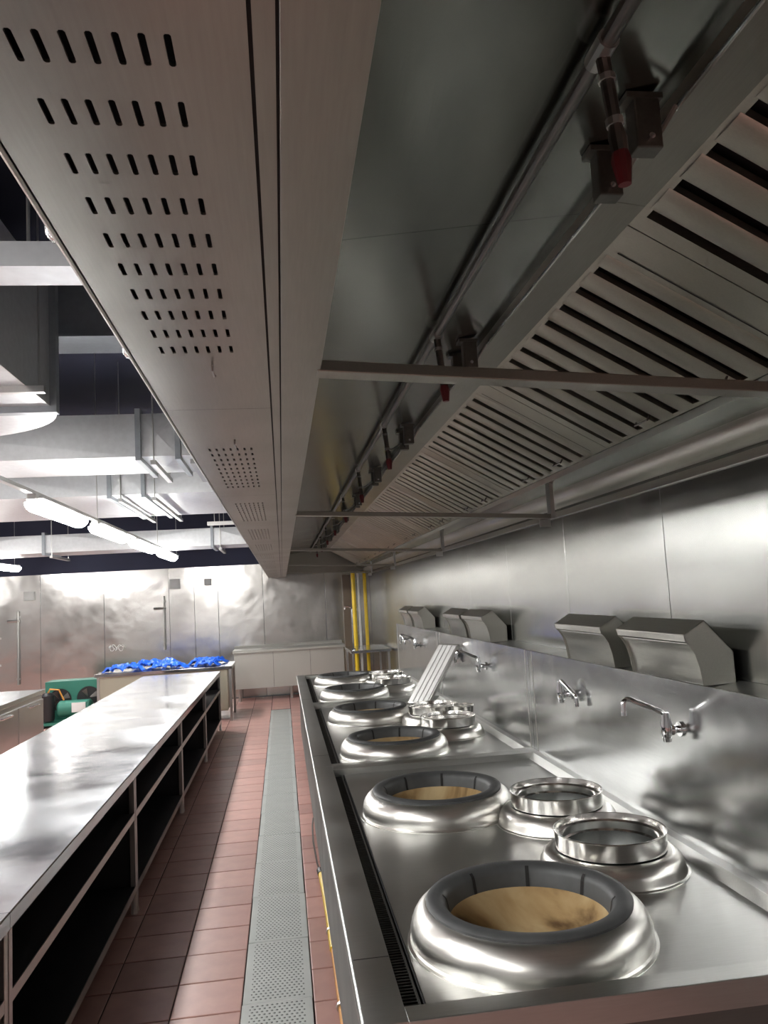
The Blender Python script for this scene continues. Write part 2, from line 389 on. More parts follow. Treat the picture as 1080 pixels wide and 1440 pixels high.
# nrm points down and left, out of the filter face towards the cook
nrm = Vector((-abs(sl.z), 0, -abs(sl.x)))
LEN = (Bv-A).length
def fpt(t, y, dn): p = A+sl*t+nrm*dn; return (p.x, y, p.z)
def slat(y0, y1):
    """shallow folded channel from top rail to ledge"""
    m = MB(); d = .006; fold = .016
    pr = [(y0,-fold),(y0,0),(y0+.006,d*.6),((y0+y1)/2,d),(y1-.006,d*.6),(y1,0),(y1,-fold)]
    t0, t1 = .012, LEN-.012
    vs = [fpt(t0, y, dn) for y, dn in pr]+[fpt(t1, y, dn) for y, dn in pr]; k = len(pr)
    m.add(vs, [(i, i+1, k+i+1, k+i) for i in range(k-1)]); return m
FL = 1.39
fstart = [1.713-FL*2, 1.713-FL]+[1.713+FL*k for k in range(10)]
for k, y0 in enumerate(fstart):
    y1 = min(y0+FL, HY1-.01)
    if y1-y0 < .6: continue
    fr = MB()
    def bar(a, b, t0, t1):
        vs = [fpt(t, y, dn) for dn in (.0, -.03) for t, y in ((t0,a),(t1,a),(t1,b),(t0,b))]
        fr.add(vs, [(0,1,2,3),(7,6,5,4),(0,1,5,4),(1,2,6,5),(2,3,7,6),(3,0,4,7)])
    bar(y0+.002, y0+.15, 0, LEN); bar(y1-.06, y1-.002, 0, LEN); bar(y0+.15, y1-.06, 0, .02); bar(y0+.15, y1-.06, LEN-.02, LEN)
    f = hb(fr, 'baffle_filter', 'filter_steel', smooth=0)
    g = MB()
    bar2 = [fpt(t, y, .0012) for t, y in ((.03,y0+.118),(LEN-.03,y0+.118),(LEN-.03,y0+.123),(.03,y0+.123))]
    g.add(bar2, [(0,1,2,3)]); hb(g, 'slot_line', 'black_gap', f, smooth=0)
    ns = 8 if y1-y0 > 1.2 else int((y1-y0-.2)/.135)
    a = y0+.15; k_ = 0
    while a < y1-.09:
        b = min(y0+.15+.066+.135*k_, y1-.062)
        if b-a > .02: hb(slat(a, b), 'slat', 'filter_steel', f, smooth=40)
        a = b+.044; k_ += 1
    # rear baffles closing the view straight through the gaps, slot shade in their colour
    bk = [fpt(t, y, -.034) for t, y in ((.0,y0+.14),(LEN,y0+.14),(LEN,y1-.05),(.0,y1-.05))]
    hb(MB().add(bk, [(0,1,2,3)]), 'rear_baffle', 'inside_shade', f, smooth=0)
    if k > 1:
        for hh in (.45, .95):
            hp = MB().tube([fpt(LEN-.06, y0+hh-.05, 0), fpt(LEN-.06, y0+hh-.05, .02), fpt(LEN-.06, y0+hh+.05, .02), fpt(LEN-.06, y0+hh+.05, 0)], .004, 6)
            hb(hp, 'handle', 'pipe_metal', f)
# cross bars
for y, z0, z1 in ((-1.3, HZ+.01, 2.10), (1.437, HZ+.008, 2.07), (3.93, HZ+.006, 2.085), (6.74, HZ+.004, 2.085), (9.7, HZ+.004, 2.085), (12.3, HZ+.004, 2.085)):
    cb = MB().beam((HXL-.006, y, z0), (1.42, y, z1), .05, .022); o = hb(cb, 'cross_bar', 'hood_steel', smooth=0, bevel=.002)
    br = MB().box(1.405, 1.425, y-.03, y+.03, z1-.012, 2.262); br.box(1.36, 1.42, y+.03, y+.036, z1-.05, z1-.012); hb(br, 'wall_bracket', 'frame_steel', o, smooth=0)

# fire suppression pipe
fp = thing('suppression_pipe', (.545, 0, 2.585), 'dark metal pipe with nozzles running along inside of the exhaust hood', 'pipe')
FO = (.545, 0, 2.585)
MB().tube([(.545,HY0+.05,2.578),(.545,14.3,2.578)], .0135, 12).build('main_pipe', 'pipe_metal', fp, FO)
for k in range(-2, 9):
    y = 1.113+1.37*k
    MB().tube([(.545,y-.03,2.578),(.545,y+.03,2.578)], .018, 12).build('tee_fitting', 'frame_steel', fp, FO)
    dp = MB().tube([(.545,y,2.578),(.549,y,2.54),(.557,y,2.45)], [.012,.0115,.0115], 10).build('drop_pipe', 'pipe_metal', fp, FO)
    MB().tube([(.5495,y,2.535),(.550,y,2.525)], .0145, 10).build('coupling', 'frame_steel', dp, FO)
    MB().tube([(.556,y,2.462),(.557,y,2.450)], .0145, 10).build('coupling', 'frame_steel', dp, FO)
    nz = MB().tube([(.557,y,2.452),(.559,y,2.43),(.561,y,2.405)], [.011,.015,.013], 10).build('nozzle', 'pipe_metal', fp, FO)
    MB().tube([(.561,y,2.406),(.562,y,2.392),(.564,y,2.352)], [.013,.0165,.0105], 10).build('nozzle_cap', 'red_valve', nz, FO)
    MB().tube([(.557,y,2.455),(.60,y+.10,2.475),(.66,y+.19,2.52)], .0045, 6).build('stay_rod', 'frame_steel', fp, FO)
    for dy in (.175, .345):
        bk = MB().box(.675, .725, y+dy-.02, y+dy+.02, 2.512, 2.61)
        bo = bk.build('bracket', 'bracket_metal', fp, FO, smooth=0, bevel=.003)
        MB().box(.66, .73, y+dy-.024, y+dy+.024, 2.606, 2.617).build('foot_plate', 'bracket_metal', bo, FO, smooth=0)
        MB().tube([(.70,y+dy-.028,2.53),(.70,y+dy+.024,2.53)], .006, 8).build('bolt', 'chrome', bo, FO)
        MB().tube([(.72,y+dy,2.535),(.762,y+dy-.01,2.60)], .005, 6).build('strut', 'frame_steel', bo, FO)

# ================================================================ wok ranges
RX = .13; RD = XW-RX-.005; DZ = .765; RZ = .80; RL = 2.66
WOK = [(.645-RX, .425), (.645-RX, 1.735)]
REAR = [(1.075-RX, .86), (1.085-RX, 1.42)]
def ngon(c, r, n=40): return [(c[0]+r*math.cos(2*PI*i/n), c[1]+r*math.sin(2*PI*i/n)) for i in range(n)]
def deck_mesh(outer, holes, z):
    bm = bmesh.new(); ed = []
    for loop in [outer]+holes:
        vs = [bm.verts.new((x, y, z)) for x, y in loop]
        ed += [bm.edges.new((vs[i], vs[(i+1) % len(vs)])) for i in range(len(vs))]
    bmesh.ops.triangle_fill(bm, use_beauty=True, edges=ed)
    m = MB(); bm.verts.index_update()
    m.v = [tuple(v.co) for v in bm.verts]; m.f = [tuple(v.index for v in f.verts) for f in bm.faces]; bm.free(); return m
def make_range(y0, label):
    t = thing('wok_range', (RX, y0, 0), label, 'wok range', 'double wok ranges')
    XB = 1.40-RX                       # front of backsplash
    # carcass
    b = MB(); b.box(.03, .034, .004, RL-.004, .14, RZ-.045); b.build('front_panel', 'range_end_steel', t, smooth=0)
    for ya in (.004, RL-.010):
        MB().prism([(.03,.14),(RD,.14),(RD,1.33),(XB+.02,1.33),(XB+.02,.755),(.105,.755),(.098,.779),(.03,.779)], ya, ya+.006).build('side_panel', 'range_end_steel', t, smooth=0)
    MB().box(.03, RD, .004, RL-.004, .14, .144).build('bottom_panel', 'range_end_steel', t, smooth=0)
    # rim frame: rolled front nose, side rims, rear ledge
    nose = [(.105,RZ),(.010,RZ)]+[(.010-.010*math.sin(a*PI/8), RZ-.012+.012*math.cos(a*PI/8)) for a in range(1, 8)]+[(.004,RZ-.03),(.012,RZ-.05),(.03,RZ-.05),(.03,RZ-.02),(.098,RZ-.02),(.098,DZ),(.105,DZ)]
    MB().prism(nose, .0, RL).build('front_rim', 'range_steel', t, smooth=35)
    for a, b_, w in ((0, .07, 1), (RL-.07, RL, -1)):
        z0, z1 = (RZ, RZ-.002) if w == 1 else (RZ-.002, RZ)
        MB().prism([(a,z0),(b_,z1),(b_,DZ),(a,DZ-.03)], .105, XB, axis='x').build('side_rim', 'range_steel', t, smooth=0, bevel=.002)
    MB().prism([(XB,RZ),(XB-.035,RZ-.002),(XB-.06,DZ),(XB,DZ)], .07, RL-.07).build('rear_ledge', 'range_steel', t, smooth=0)
    # deck with openings
    d = deck_mesh([(.165,.07),(XB-.05,.07),(XB-.05,RL-.07),(.165,RL-.07)], [ngon(c, .26) for c in WOK]+[ngon(c, .17) for c in REAR], DZ)
    d.build('deck', 'range_steel', t, smooth=0)
    # gutter and its grate
    gu = MB().box(.105, .165, .07, RL-.07, DZ-.05, DZ-.046); gu.box(.163, .167, .07, RL-.07, DZ-.05, DZ); gu.build('gutter', 'black_gap', t, smooth=0)
    gr = MB()
    k = .08
    while k < RL-.085:
        gr.box(.108, .155, k, k+.007, DZ-.012, DZ-.004); k += .0155
    gr.box(.106, .112, .075, RL-.075, DZ-.012, DZ-.002); gr.box(.150, .156, .075, RL-.075, DZ-.012, DZ-.002)
    go = gr.build('gutter_grate', 'grate_iron', t, smooth=0); go['kind'] = 'stuff'
    # burners
    for c in WOK:
        prof = [(.342,DZ),(.342,DZ+.003),(.334,DZ+.0045),(.330,DZ+.010),(.331,DZ+.022),(.331,DZ+.036),(.328,DZ+.050),(.322,DZ+.064),(.313,DZ+.077),(.301,DZ+.088),(.288,DZ+.095),(.272,DZ+.099),(.255,DZ+.096),(.25,DZ+.06)]
        dm = MB().lathe(prof, c, 72).build('burner_dome', 'dome_steel', t, smooth=40)
        rp = [(.284,DZ+.096),(.285,DZ+.103),(.279,DZ+.109),(.262,DZ+.111),(.244,DZ+.108),(.232,DZ+.098),(.228,DZ+.088),(.221,DZ+.05),(.236,DZ+.05),(.246,DZ+.09)]
        rg = MB().lathe(rp, c, 72, close=True).build('burner_ring', 'ring_iron', dm, smooth=40)
        for i in range(8):
            a = 2*PI*(i+.62)/8; sg = MB()
            ca, sa = math.cos(a), math.sin(a); wv = .0055
            def P(r, s_, z): return (c[0]+r*ca-s_*sa, c[1]+r*sa+s_*ca, z)
            sg.add([P(.2385,-wv,DZ+.1055),P(.2385,wv,DZ+.1055),P(.2302,wv,DZ+.0975),P(.2302,-wv,DZ+.0975),P(.2262,wv,DZ+.088),P(.2262,-wv,DZ+.088),P(.2192,wv,DZ+.0505),P(.2192,-wv,DZ+.0505)], [(0,1,2,3),(3,2,4,5),(5,4,6,7)])
            sg.build('ring_slit', 'black_gap', dm, smooth=0)
        MB().lathe([(.232,DZ+.06),(.222,DZ+.050),(.212,DZ+.025),(.196,DZ+.0),(.16,DZ-.035),(.10,DZ-.058),(.04,DZ-.066),(.0005,DZ-.067)], c, 48).build('fire_pit', 'fire_clay', dm, smooth=60)
    for c in REAR:
        prof = [(.252,DZ),(.252,DZ+.003),(.244,DZ+.0045),(.240,DZ+.012),(.238,DZ+.03),(.228,DZ+.048),(.214,DZ+.062),(.196,DZ+.068),(.184,DZ+.066),(.182,DZ-.03)]
        MB().lathe(prof, c, 60).build('rear_well', 'dome_steel', t, smooth=40)
    # splash back, ledge behind
    MB().prism([(XB,RZ-.03),(XB+.014,RZ-.03),(XB+.014,1.352),(XB+.002,1.362),(XB,1.36)], .0, RL).build('splashback', 'splash_steel', t, smooth=0)
    for yy in (.06, RL-.06):
        MB().box(XB-.0025, XB, yy-.004, yy+.004, RZ, 1.358).build('seam_strip', 'dome_steel', t, smooth=0)
    MB().prism([(XB+.014,1.322),(RD,1.345),(RD,1.30),(XB+.014,1.30)], .0, RL).build('rear_shelf', 'range_steel', t, smooth=0)
    # feet
    for fx in (.09, RD-.1):
        for fy in (.15, RL/2, RL-.15):
            MB().tube([(fx,fy,0),(fx,fy,.02),(fx,fy,.14)], [.028,.022,.022], 12).build('foot', 'frame_steel', t)
    MB().box(.012, .104, .318, .321, RZ-.001, RZ+.0006).build('weld_seam', 'grate_iron', t, smooth=0)
    return t
RY = [1.80, 4.465, 7.13]
rl = ['wok range with an exposed end panel and two tan-lined fire pits',
      'middle wok range with a ribbed filter leaning on its splashback',
      'wok range beside the yellow gas pipe at the end of the row']
ranges = [make_range(y, l) for y, l in zip(RY, rl)]

# pots in the rear wells
def make_pot(x, y, r, label, z=None, tilt=0):
    z0 = DZ+.068 if z is None else z
    t = thing('steel_pot', (x, y, z0), label, 'pot', 'steel pots in the rear wells')
    h = .062
    prof = [(r-.006,.0005),(r,.004),(r,h-.006),(r+.003,h-.002),(r+.001,h),(r-.003,h-.001),(r-.005,h-.010),(r-.007,h-.022),(r-.022,h-.026),(r-.024,h-.05),(r-.03,-.0+.006),(r-.03,.0005)]
    MB().lathe(prof, (0,0), 60, close=True).build('rim_collar', 'pot_steel', t, smooth=35)
    MB().lathe([(r-.03,.006),(r-.032,-.04),(r-.05,-.075),(r-.09,-.088),(.0005,-.09)], (0,0), 48).build('bowl', 'range_end_steel', t, smooth=50)
    return t
pl = [('shiny open steel pot in the rear well by the raised-spout faucet', 0, 0),
      ('shiny open steel pot in the rear well nearer the middle range', 0, 1),
      ('steel pot in rear well of the middle range with a loose ring beside it', 1, 0),
      ('steel pot in rear well holding up the leaning ribbed filter', 1, 1),
      ('steel pot in rear well of the last range, next to the middle range', 2, 0),
      ('steel pot in rear well of the last range, nearer the yellow pipe', 2, 1)]
for lab, ri, k in pl:
    make_pot(RX+REAR[k][0], RY[ri]+REAR[k][1], .186, lab)
# loose ring
lr = thing('steel_ring', (1.25, 5.605, DZ), 'small loose stainless ring standing behind the pots of the middle range', 'ring')
MB().lathe([(.07,0),(.072,.10),(.075,.14),(.070,.14),(.067,.10),(.065,0)], (0,0), 40, close=True).build('ring_wall', 'pot_steel', lr, smooth=40)
MB().lathe([(.075,.14),(.078,.146),(.075,.150),(.07,.146)], (0,0), 40, close=True).build('rolled_rim', 'pot_steel', lr, smooth=40)

# leaning ribbed filter
lf = thing('spare_filter', (1.02, 6.2, .846), 'spare ribbed steel baffle filter leaning against the splashback', 'filter')
p0 = Vector((.974, 6.35, .846)); p1 = Vector((1.079, 6.088, .846)); q0 = Vector((1.288, 6.472, 1.293))
e1 = (p1-p0); W_ = e1.length; e1.normalize(); e2 = (q0-p0); e2 = (e2-e1*e2.dot(e1)); H_ = e2.length; e2.normalize(); e3 = e1.cross(e2)
LFO = tuple(lf.location)
def lfbox(u0, u1, v0, v1, w0, w1):
    m = MB(); vs = [p0+e1*u+e2*v+e3*w_ for w_ in (w0, w1) for u, v in ((u0,v0),(u1,v0),(u1,v1),(u0,v1))]
    return m.add(vs, [(3,2,1,0),(4,5,6,7),(0,1,5,4),(1,2,6,5),(2,3,7,6),(3,0,4,7)])
fm = lfbox(0, W_, 0, .015, -.01, .012); m2 = lfbox(0, W_, H_-.015, H_, -.01, .012); fm.add(m2.v, m2.f)
for u in (0, W_-.008): m2 = lfbox(u, u+.008, 0, H_, -.01, .012); fm.add(m2.v, m2.f)
fm.build('frame', 'dome_steel', lf, LFO, smooth=0)
for k in range(4):
    u = .012+k*(W_-.02)/4
    lfbox(u, u+(W_-.02)/4-.014, .015, H_-.015, -.002, .014).build('rib', 'white_paint', lf, LFO, smooth=0, bevel=.002)
lfbox(.008, W_-.008, .012, H_-.012, -.008, -.004).build('backing', 'shelf_dark', lf, LFO, smooth=0)

# faucets
def make_faucet(x, y, z, ang, rise, label):
    t = thing('wall_faucet', (x, y, z), label, 'faucet', 'faucets on the splashbacks')
    MB().tube([(0,0,0),(-.008,0,0)], .026, 20).build('wall_flange', 'chrome', t)
    MB().tube([(-.006,0,0),(-.02,0,0),(-.032,0,0),(-.045,0,0)], [.013,.013,.02,.015], 14).build('inlet', 'chrome', t)
    MB().tube([(-.055,0,-.026),(-.055,0,-.01),(-.055,0,.02),(-.055,0,.048),(-.055,0,.062)], [.014,.02,.021,.015,.014], 16).build('valve_body', 'chrome', t)
    MB().tube([(-.055,0,-.026),(-.055,0,-.040)], [.017,.014], 12).build('handle', 'chrome', t)
    dx, dy = math.cos(ang), math.sin(ang); L_ = .14
    pts = [(-.055,0,.05),(-.055+dx*.015,dy*.015,.066)]
    for i in range(6): s = .015+(L_-.03)*i/5; pts.append((-.055+dx*s, dy*s, .066+rise*i/5))
    e = pts[-1]
    for i in range(1, 7):
        a = i/6*PI/2; pts.append((e[0]+dx*.022*math.sin(a), e[1]+dy*.022*math.sin(a), e[2]-.022*(1-math.cos(a))))
    e = pts[-1]; pts.append((e[0], e[1], e[2]-.03))
    MB().tube(pts, .0095, 12).build('spout', 'chrome', t)
    MB().tube([(e[0],e[1],e[2]-.022),(e[0],e[1],e[2]-.036)], .0105, 12).build('aerator', 'chrome', t)
    return t
make_faucet(1.40, 2.72, 1.19, PI*.95, .05, 'chrome wall faucet with straight spout raised out from the splashback')
make_faucet(1.40, 3.80, 1.19, -PI*.45, -.05, 'chrome wall faucet with spout swung flat along the splashback')
make_faucet(1.40, 5.45, 1.19, PI*.95, .05, 'chrome wall faucet behind the leaning filter, spout raised outwards')
make_faucet(1.40, 6.45, 1.19, -PI*.45, -.05, 'chrome wall faucet beside the top of the leaning filter')
make_faucet(1.40, 8.1, 1.19, PI*.95, .05, 'chrome wall faucet with raised spout on the last range')
make_faucet(1.40, 9.1, 1.19, -PI*.45, -.05, 'chrome wall faucet on the last range near the yellow pipe')

# flue shields on the ledge behind the splashbacks
def make_shield(y0, y1, label):
    o = (1.55, y0, 1.34); t = thing('flue_shield', o, label, 'flue shield', 'flue shields behind the ranges')
    xb, zb = 1.62, 1.342
    side = [(1.492,zb-.006),(1.484,1.40),(1.47,1.452),(1.452,1.482),(1.438,1.497),(1.432,1.520),(1.437,1.526),(1.515,1.572),(xb,1.452),(xb,zb)]
    for ya in (y0, y1-.003): MB().prism(side, ya, ya+.003).build('side_plate', 'shield_steel', t, o, smooth=0)
    MB().prism([(1.432,1.520),(1.515,1.568),(1.515,1.572),(1.432,1.524)], y0, y1).build('roof_plate', 'shield_steel', t, o, smooth=0)
    MB().prism([(1.515,1.568),(xb,1.448),(xb,1.452),(1.515,1.572)], y0, y1).build('rear_plate', 'shield_steel', t, o, smooth=0)
    MB().prism([(xb-.003,zb),(xb,zb),(xb,1.452),(xb-.003,1.452)], y0, y1).build('back_plate', 'shield_steel', t, o, smooth=0)
    cv = [(1.505,zb-.006),(1.498,1.395),(1.486,1.440),(1.470,1.470),(1.455,1.487),(1.455,1.49),(1.474,1.472),(1.490,1.441),(1.502,1.395),(1.509,zb-.006)]
    MB().prism(cv, y0+.004, y1-.004).build('curved_baffle', 'dome_steel', t, o, smooth=40)
    MB().prism([(1.432,1.520),(1.438,1.497),(1.441,1.497),(1.436,1.521)], y0, y1).build('front_lip', 'dome_steel', t, o, smooth=0)
    return t
make_shield(2.70, 3.28, 'bent steel flue shield on ledge above the raised-spout faucet')
make_shield(3.46, 4.06, 'bent steel flue shield on ledge above the flat-swung faucet')
make_shield(5.62, 6.28, 'bent steel flue shield on ledge right of the leaning filter')
make_shield(6.36, 7.02, 'bent steel flue shield on ledge above top of the leaning filter')
make_shield(8.35, 9.0, 'bent steel flue shield of the last range, next to its middle')
make_shield(9.08, 9.72, 'bent steel flue shield closest to the yellow gas pipe')

# gas hose on the floor by the range feet
gh = thing('gas_hose', (.17, 4.2, .0), 'orange gas hose with a yellow sleeve lying along the range feet', 'gas hose')
GO = (.17, 4.2, 0)
MB().tube([(.172,2.3,.035),(.170,3.2,.035),(.172,3.6,.035),(.174,4.05,.035)], .011, 8).build('hose', 'orange_hose', gh, GO)
MB().tube([(.174,4.0,.035),(.176,4.4,.036),(.172,4.8,.036),(.166,5.05,.037)], .017, 8).build('sleeve', 'yellow_pipe', gh, GO)
for yy in (3.45, 4.2): MB().tube([(.172,yy,.035),(.172,yy+.02,.035)], .02, 8).build('clip', 'frame_steel', gh, GO)
MB().tube([(.166,5.05,.037),(.150,5.2,.06),(.140,5.5,.10),(.145,5.8,.12),(.16,6.0,.12)], .006, 6).build('tail', 'pipe_metal', gh, GO)
MB().tube([(.166,5.05,.037),(.162,5.12,.04)], .02, 8).build('cap', 'black_plastic', gh, GO)

# ================================================================ work tables on the other side of the aisle
TX0, TX1, TZ = -1.92, -.89, .80
def make_table(y0, y1, label):
    t = thing('work_cabinet', (TX0, y0, 0), label, 'work table', 'open steel work cabinets'); o = (TX0, y0, 0)
    def b(m, n_, mat, p=None, **k): return m.build(n_, mat, p or t, o, **k)
    g = .0015
    wt = MB().prism([(TX0,TZ),(TX1-.004,TZ),(TX1,TZ-.004),(TX1,TZ-.05),(TX1-.03,TZ-.05),(TX1-.03,TZ-.012),(TX0+.03,TZ-.012),(TX0+.03,TZ-.05),(TX0,TZ-.05)], y0+g, y1-g)
    b(wt, 'worktop', 'table_steel', smooth=0)
    for px in (TX1-.035, TX0+.01):
        for ya in (y0+.006, y1-.036):
            p = b(MB().box(px, px+.03, ya, ya+.03, .12, TZ-.05), 'post', 'frame_steel', smooth=0, bevel=.002)
            b(MB().tube([(px+.015,ya+.015,0),(px+.015,ya+.015,.03),(px+.015,ya+.015,.12)], [.020,.016,.018], 10), 'foot', 'frame_steel', p)
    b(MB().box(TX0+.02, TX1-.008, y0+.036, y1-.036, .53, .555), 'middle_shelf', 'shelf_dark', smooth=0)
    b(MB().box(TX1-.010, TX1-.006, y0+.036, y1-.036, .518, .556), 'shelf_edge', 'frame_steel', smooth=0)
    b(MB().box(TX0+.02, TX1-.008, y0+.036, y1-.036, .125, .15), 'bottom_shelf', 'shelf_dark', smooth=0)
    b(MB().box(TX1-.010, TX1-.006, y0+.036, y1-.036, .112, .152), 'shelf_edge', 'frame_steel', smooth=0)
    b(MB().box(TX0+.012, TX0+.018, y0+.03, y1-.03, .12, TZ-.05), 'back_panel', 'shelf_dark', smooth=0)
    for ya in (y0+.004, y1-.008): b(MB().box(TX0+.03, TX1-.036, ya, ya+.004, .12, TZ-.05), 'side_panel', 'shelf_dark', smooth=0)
tb = [.58, 2.72, 4.86, 7.0, 9.1, 11.2]
tl = ['open steel work cabinet at the row end away from the blue-film table', 'open steel work cabinet, fourth counted from the blue-film table',
      'open steel work cabinet in the middle of the row of five', 'open steel work cabinet, second counted from the blue-film table',
      'open steel work cabinet at the row end beside the blue-film table']
for k in range(5): make_table(tb[k], tb[k+1], tl[k])

# cross table with blue protective film
ct = thing('cross_table', (-2.75, 12.0, 0), 'steel cross table with blue plastic film lying on its top', 'table'); CO = (-2.75, 12.0, 0)
MB().box(-2.75, -.78, 12.0, 12.95, .755, .80).build('tabletop', 'table_steel', ct, CO, smooth=0, bevel=.003)
MB().box(-2.70, -.86, 12.03, 12.036, .17, .755).build('front_panel', 'beige_panel', ct, CO, smooth=0)
MB().box(-.86, -.854, 12.03, 12.9, .17, .755).build('side_panel', 'beige_panel', ct, CO, smooth=0)
MB().box(-2.70, -.86, 12.04, 12.9, .15, .17).build('bottom_shelf', 'beige_panel', ct, CO, smooth=0)
for x in (-2.72, -.83):
    for y in (12.02, 12.88): MB().box(x, x+.035, y, y+.035, 0, .755).build('leg', 'frame_steel', ct, CO, smooth=0)
def film(x0, x1, y0, y1, amp, seed, label):
    random.seed(seed); nx, ny = 36, 14; m = MB(); z0 = .806
    ph = [random.uniform(0, 6.28) for _ in range(8)]
    for j in range(ny+1):
        for i in range(nx+1):
            u, v = i/nx, j/ny
            x = x0+(x1-x0)*u+.03*math.sin(9*v+ph[0]); y = y0+(y1-y0)*v+.04*math.sin(7*u+ph[1])
            h = abs(math.sin(11*u+ph[2]+2*math.sin(4*v+ph[3])))*.5+abs(math.sin(8*v+5*u+ph[4]))*.3+random.random()*.35
            edge = min(1, 6*min(u, 1-u, v+.12, 1-v+.05))
            m.v.append((x, y, z0+amp*h*max(.05, edge)))
    for j in range(ny):
        for i in range(nx): a = j*(nx+1)+i; m.f.append((a, a+1, a+nx+2, a+nx+1))
    o = m.build('plastic_film', 'blue_film', None, ((x0+x1)/2, (y0+y1)/2, .80), smooth=25, thick=.003)
    tag(o, label, 'plastic film', 'blue films on the cross table')
film(-2.66, -2.10, 12.07, 12.42, .11, 3, 'crumpled blue film at the green unit end of the cross table')
film(-2.0, -1.44, 12.07, 12.42, .10, 5, 'crumpled blue film lying mid cross table between two others')
film(-1.33, -.98, 12.07, 12.42, .09, 9, 'short crumpled blue film near the cross table corner leg')
film(-2.3, -1.62, 12.56, 12.88, .12, 12, 'heaped blue film along the rear of the cross table')
film(-1.48, -.9, 12.56, 12.88, .10, 15, 'rumpled blue film at the rear corner of the cross table')

# low cabinet along the far wall
lc = thing('low_cabinet', (-.9, 14.1, 0), 'long pale low cabinet with lipped top standing against the far wall', 'cabinet'); LO = (-.9, 14.1, 0)
MB().box(-.88, 1.05, 14.12, 14.78, .22, .84).build('body', 'cream_panel', lc, LO, smooth=0)
MB().prism([(14.08,.84),(14.08,.875),(14.10,.885),(14.70,.885),(14.74,.93),(14.79,.93),(14.79,.84)], -.9, 1.07, axis='x').build('top', 'cream_panel', lc, LO, smooth=0)
for a in (-.2, .45): MB().box(a-.002, a+.002, 14.117, 14.121, .23, .83).build('door_gap', 'black_gap', lc, LO, smooth=0)
for x in (-.8, .1, .95):
    for y in (14.2, 14.68): MB().tube([(x,y,0),(x,y,.22)], .025, 10).build('foot', 'frame_steel', lc, LO)

# refrigeration unit
ru = thing('condensing_unit', (-3.28, 12.9, 0), 'green refrigeration condensing unit with two black fans and a compressor', 'condenser'); UO = (-3.28, 12.9, 0)
hs = deck_mesh([(-3.70,.08),(-2.82,.08),(-2.82,.66),(-3.70,.66)], [ngon((-3.48,.38), .175, 32), ngon((-3.05,.38), .185, 32)], 0)
fr = MB(); fr.v = [(x, 12.95, z) for x, z, _ in hs.v]; fr.f = hs.f
fr.build('fan_panel', 'green_unit', ru, UO, smooth=0, thick=.006)
MB().box(-3.70, -2.82, 12.955, 13.35, .08, .66).build('coil_housing', 'green_unit', ru, UO, smooth=0)
for cx, r in ((-3.48,.17), (-3.05,.18)):
    ft = MB(); ft.add([(cx+r*math.cos(2*PI*i/32), 12.945, .38+r*math.sin(2*PI*i/32)) for i in range(32)], [tuple(range(32))])
    fan = ft.build('fan_opening', 'black_plastic', ru, UO, smooth=0)
    for i in range(4):
        a = i*PI/2+.4; bl = MB()
        bl.add([(cx+.03*math.cos(a), 12.935, .38+.03*math.sin(a)), (cx+.155*math.cos(a-.25), 12.925, .38+.155*math.sin(a-.25)), (cx+.155*math.cos(a+.35), 12.94, .38+.155*math.sin(a+.35)), (cx+.03*math.cos(a+.5), 12.94, .38+.03*math.sin(a+.5))], [(0,1,2,3)])
        bl.build('blade', 'pipe_metal', fan, UO, smooth=0, thick=.004)
MB().tube([(-3.45,12.72,.27),(-3.42,12.72,.27),(-2.98,12.72,.27),(-2.95,12.72,.27)], [.09,.12,.12,.09], 20).build('receiver_tank', 'green_unit', ru, UO)
MB().tube([(-3.60,12.72,.10),(-3.60,12.72,.14),(-3.60,12.72,.48),(-3.60,12.72,.52)], [.09,.10,.10,.06], 18).build('compressor', 'black_plastic', ru, UO)
MB().box(-3.22, -3.02, 12.585, 12.60, .22, .36).build('rating_plate', 'white_paint', ru, UO, smooth=0)
MB().tube([(-3.60,12.70,.5),(-3.55,12.66,.58),(-3.42,12.66,.56),(-3.36,12.70,.4)], .012, 8).build('copper_pipe', 'orange_hose', ru, UO)
MB().box(-3.72, -2.80, 12.60, 13.36, .04, .08).build('base_frame', 'green_unit', ru, UO, smooth=0)
for x in (-3.66, -2.86): MB().box(x-.03, x+.03, 12.62, 13.3, 0, .04).build('skid', 'black_plastic', ru, UO, smooth=0)

# counter fridge on the left
cf = thing('counter_fridge', (-3.8, 6.4, 0), 'steel counter fridge with handle, its side reflecting the red floor', 'counter fridge'); KO = (-3.8, 6.4, 0)
MB().box(-3.75, -2.95, 6.42, 10.18, .12, .76).build('body', 'frame_steel', cf, KO, smooth=0)
MB().box(-3.8, -2.92, 6.4, 10.2, .76, .81).build('worktop', 'table_steel', cf, KO, smooth=0, bevel=.003)
for a in range(4):
    y = 6.5+a*.93; d = MB().box(-2.95, -2.935, y, y+.9, .15, .70).build('door', 'frame_steel', cf, KO, smooth=0, bevel=.003)
    MB().tube([(-2.935,y+.35,.66),(-2.91,y+.36,.66),(-2.91,y+.64,.66),(-2.935,y+.65,.66)], .009, 8).build('handle', 'chrome', d, KO)
for x in (-3.7, -3.0):
    for y in (6.5, 8.3, 10.1): MB().tube([(x,y,0),(x,y,.12)], .025, 8).build('foot', 'frame_steel', cf, KO)
# spray post on the counter fridge
sp = thing('spray_post', (-3.42, 9.95, .81), 'white thin upright post with cross arm standing on the counter fridge', 'post'); SO = (-3.42, 9.95, .81)
MB().tube([(-3.42,9.95,.81),(-3.42,9.95,1.46)], .016, 10).build('pole', 'white_paint', sp, SO)
MB().tube([(-3.50,9.95,1.46),(-3.34,9.95,1.46)], .012, 8).build('cross_arm', 'frame_steel', sp, SO)
MB().tube([(-3.50,9.95,1.14),(-3.34,9.95,1.14)], .012, 8).build('cross_arm', 'frame_steel', sp, SO)

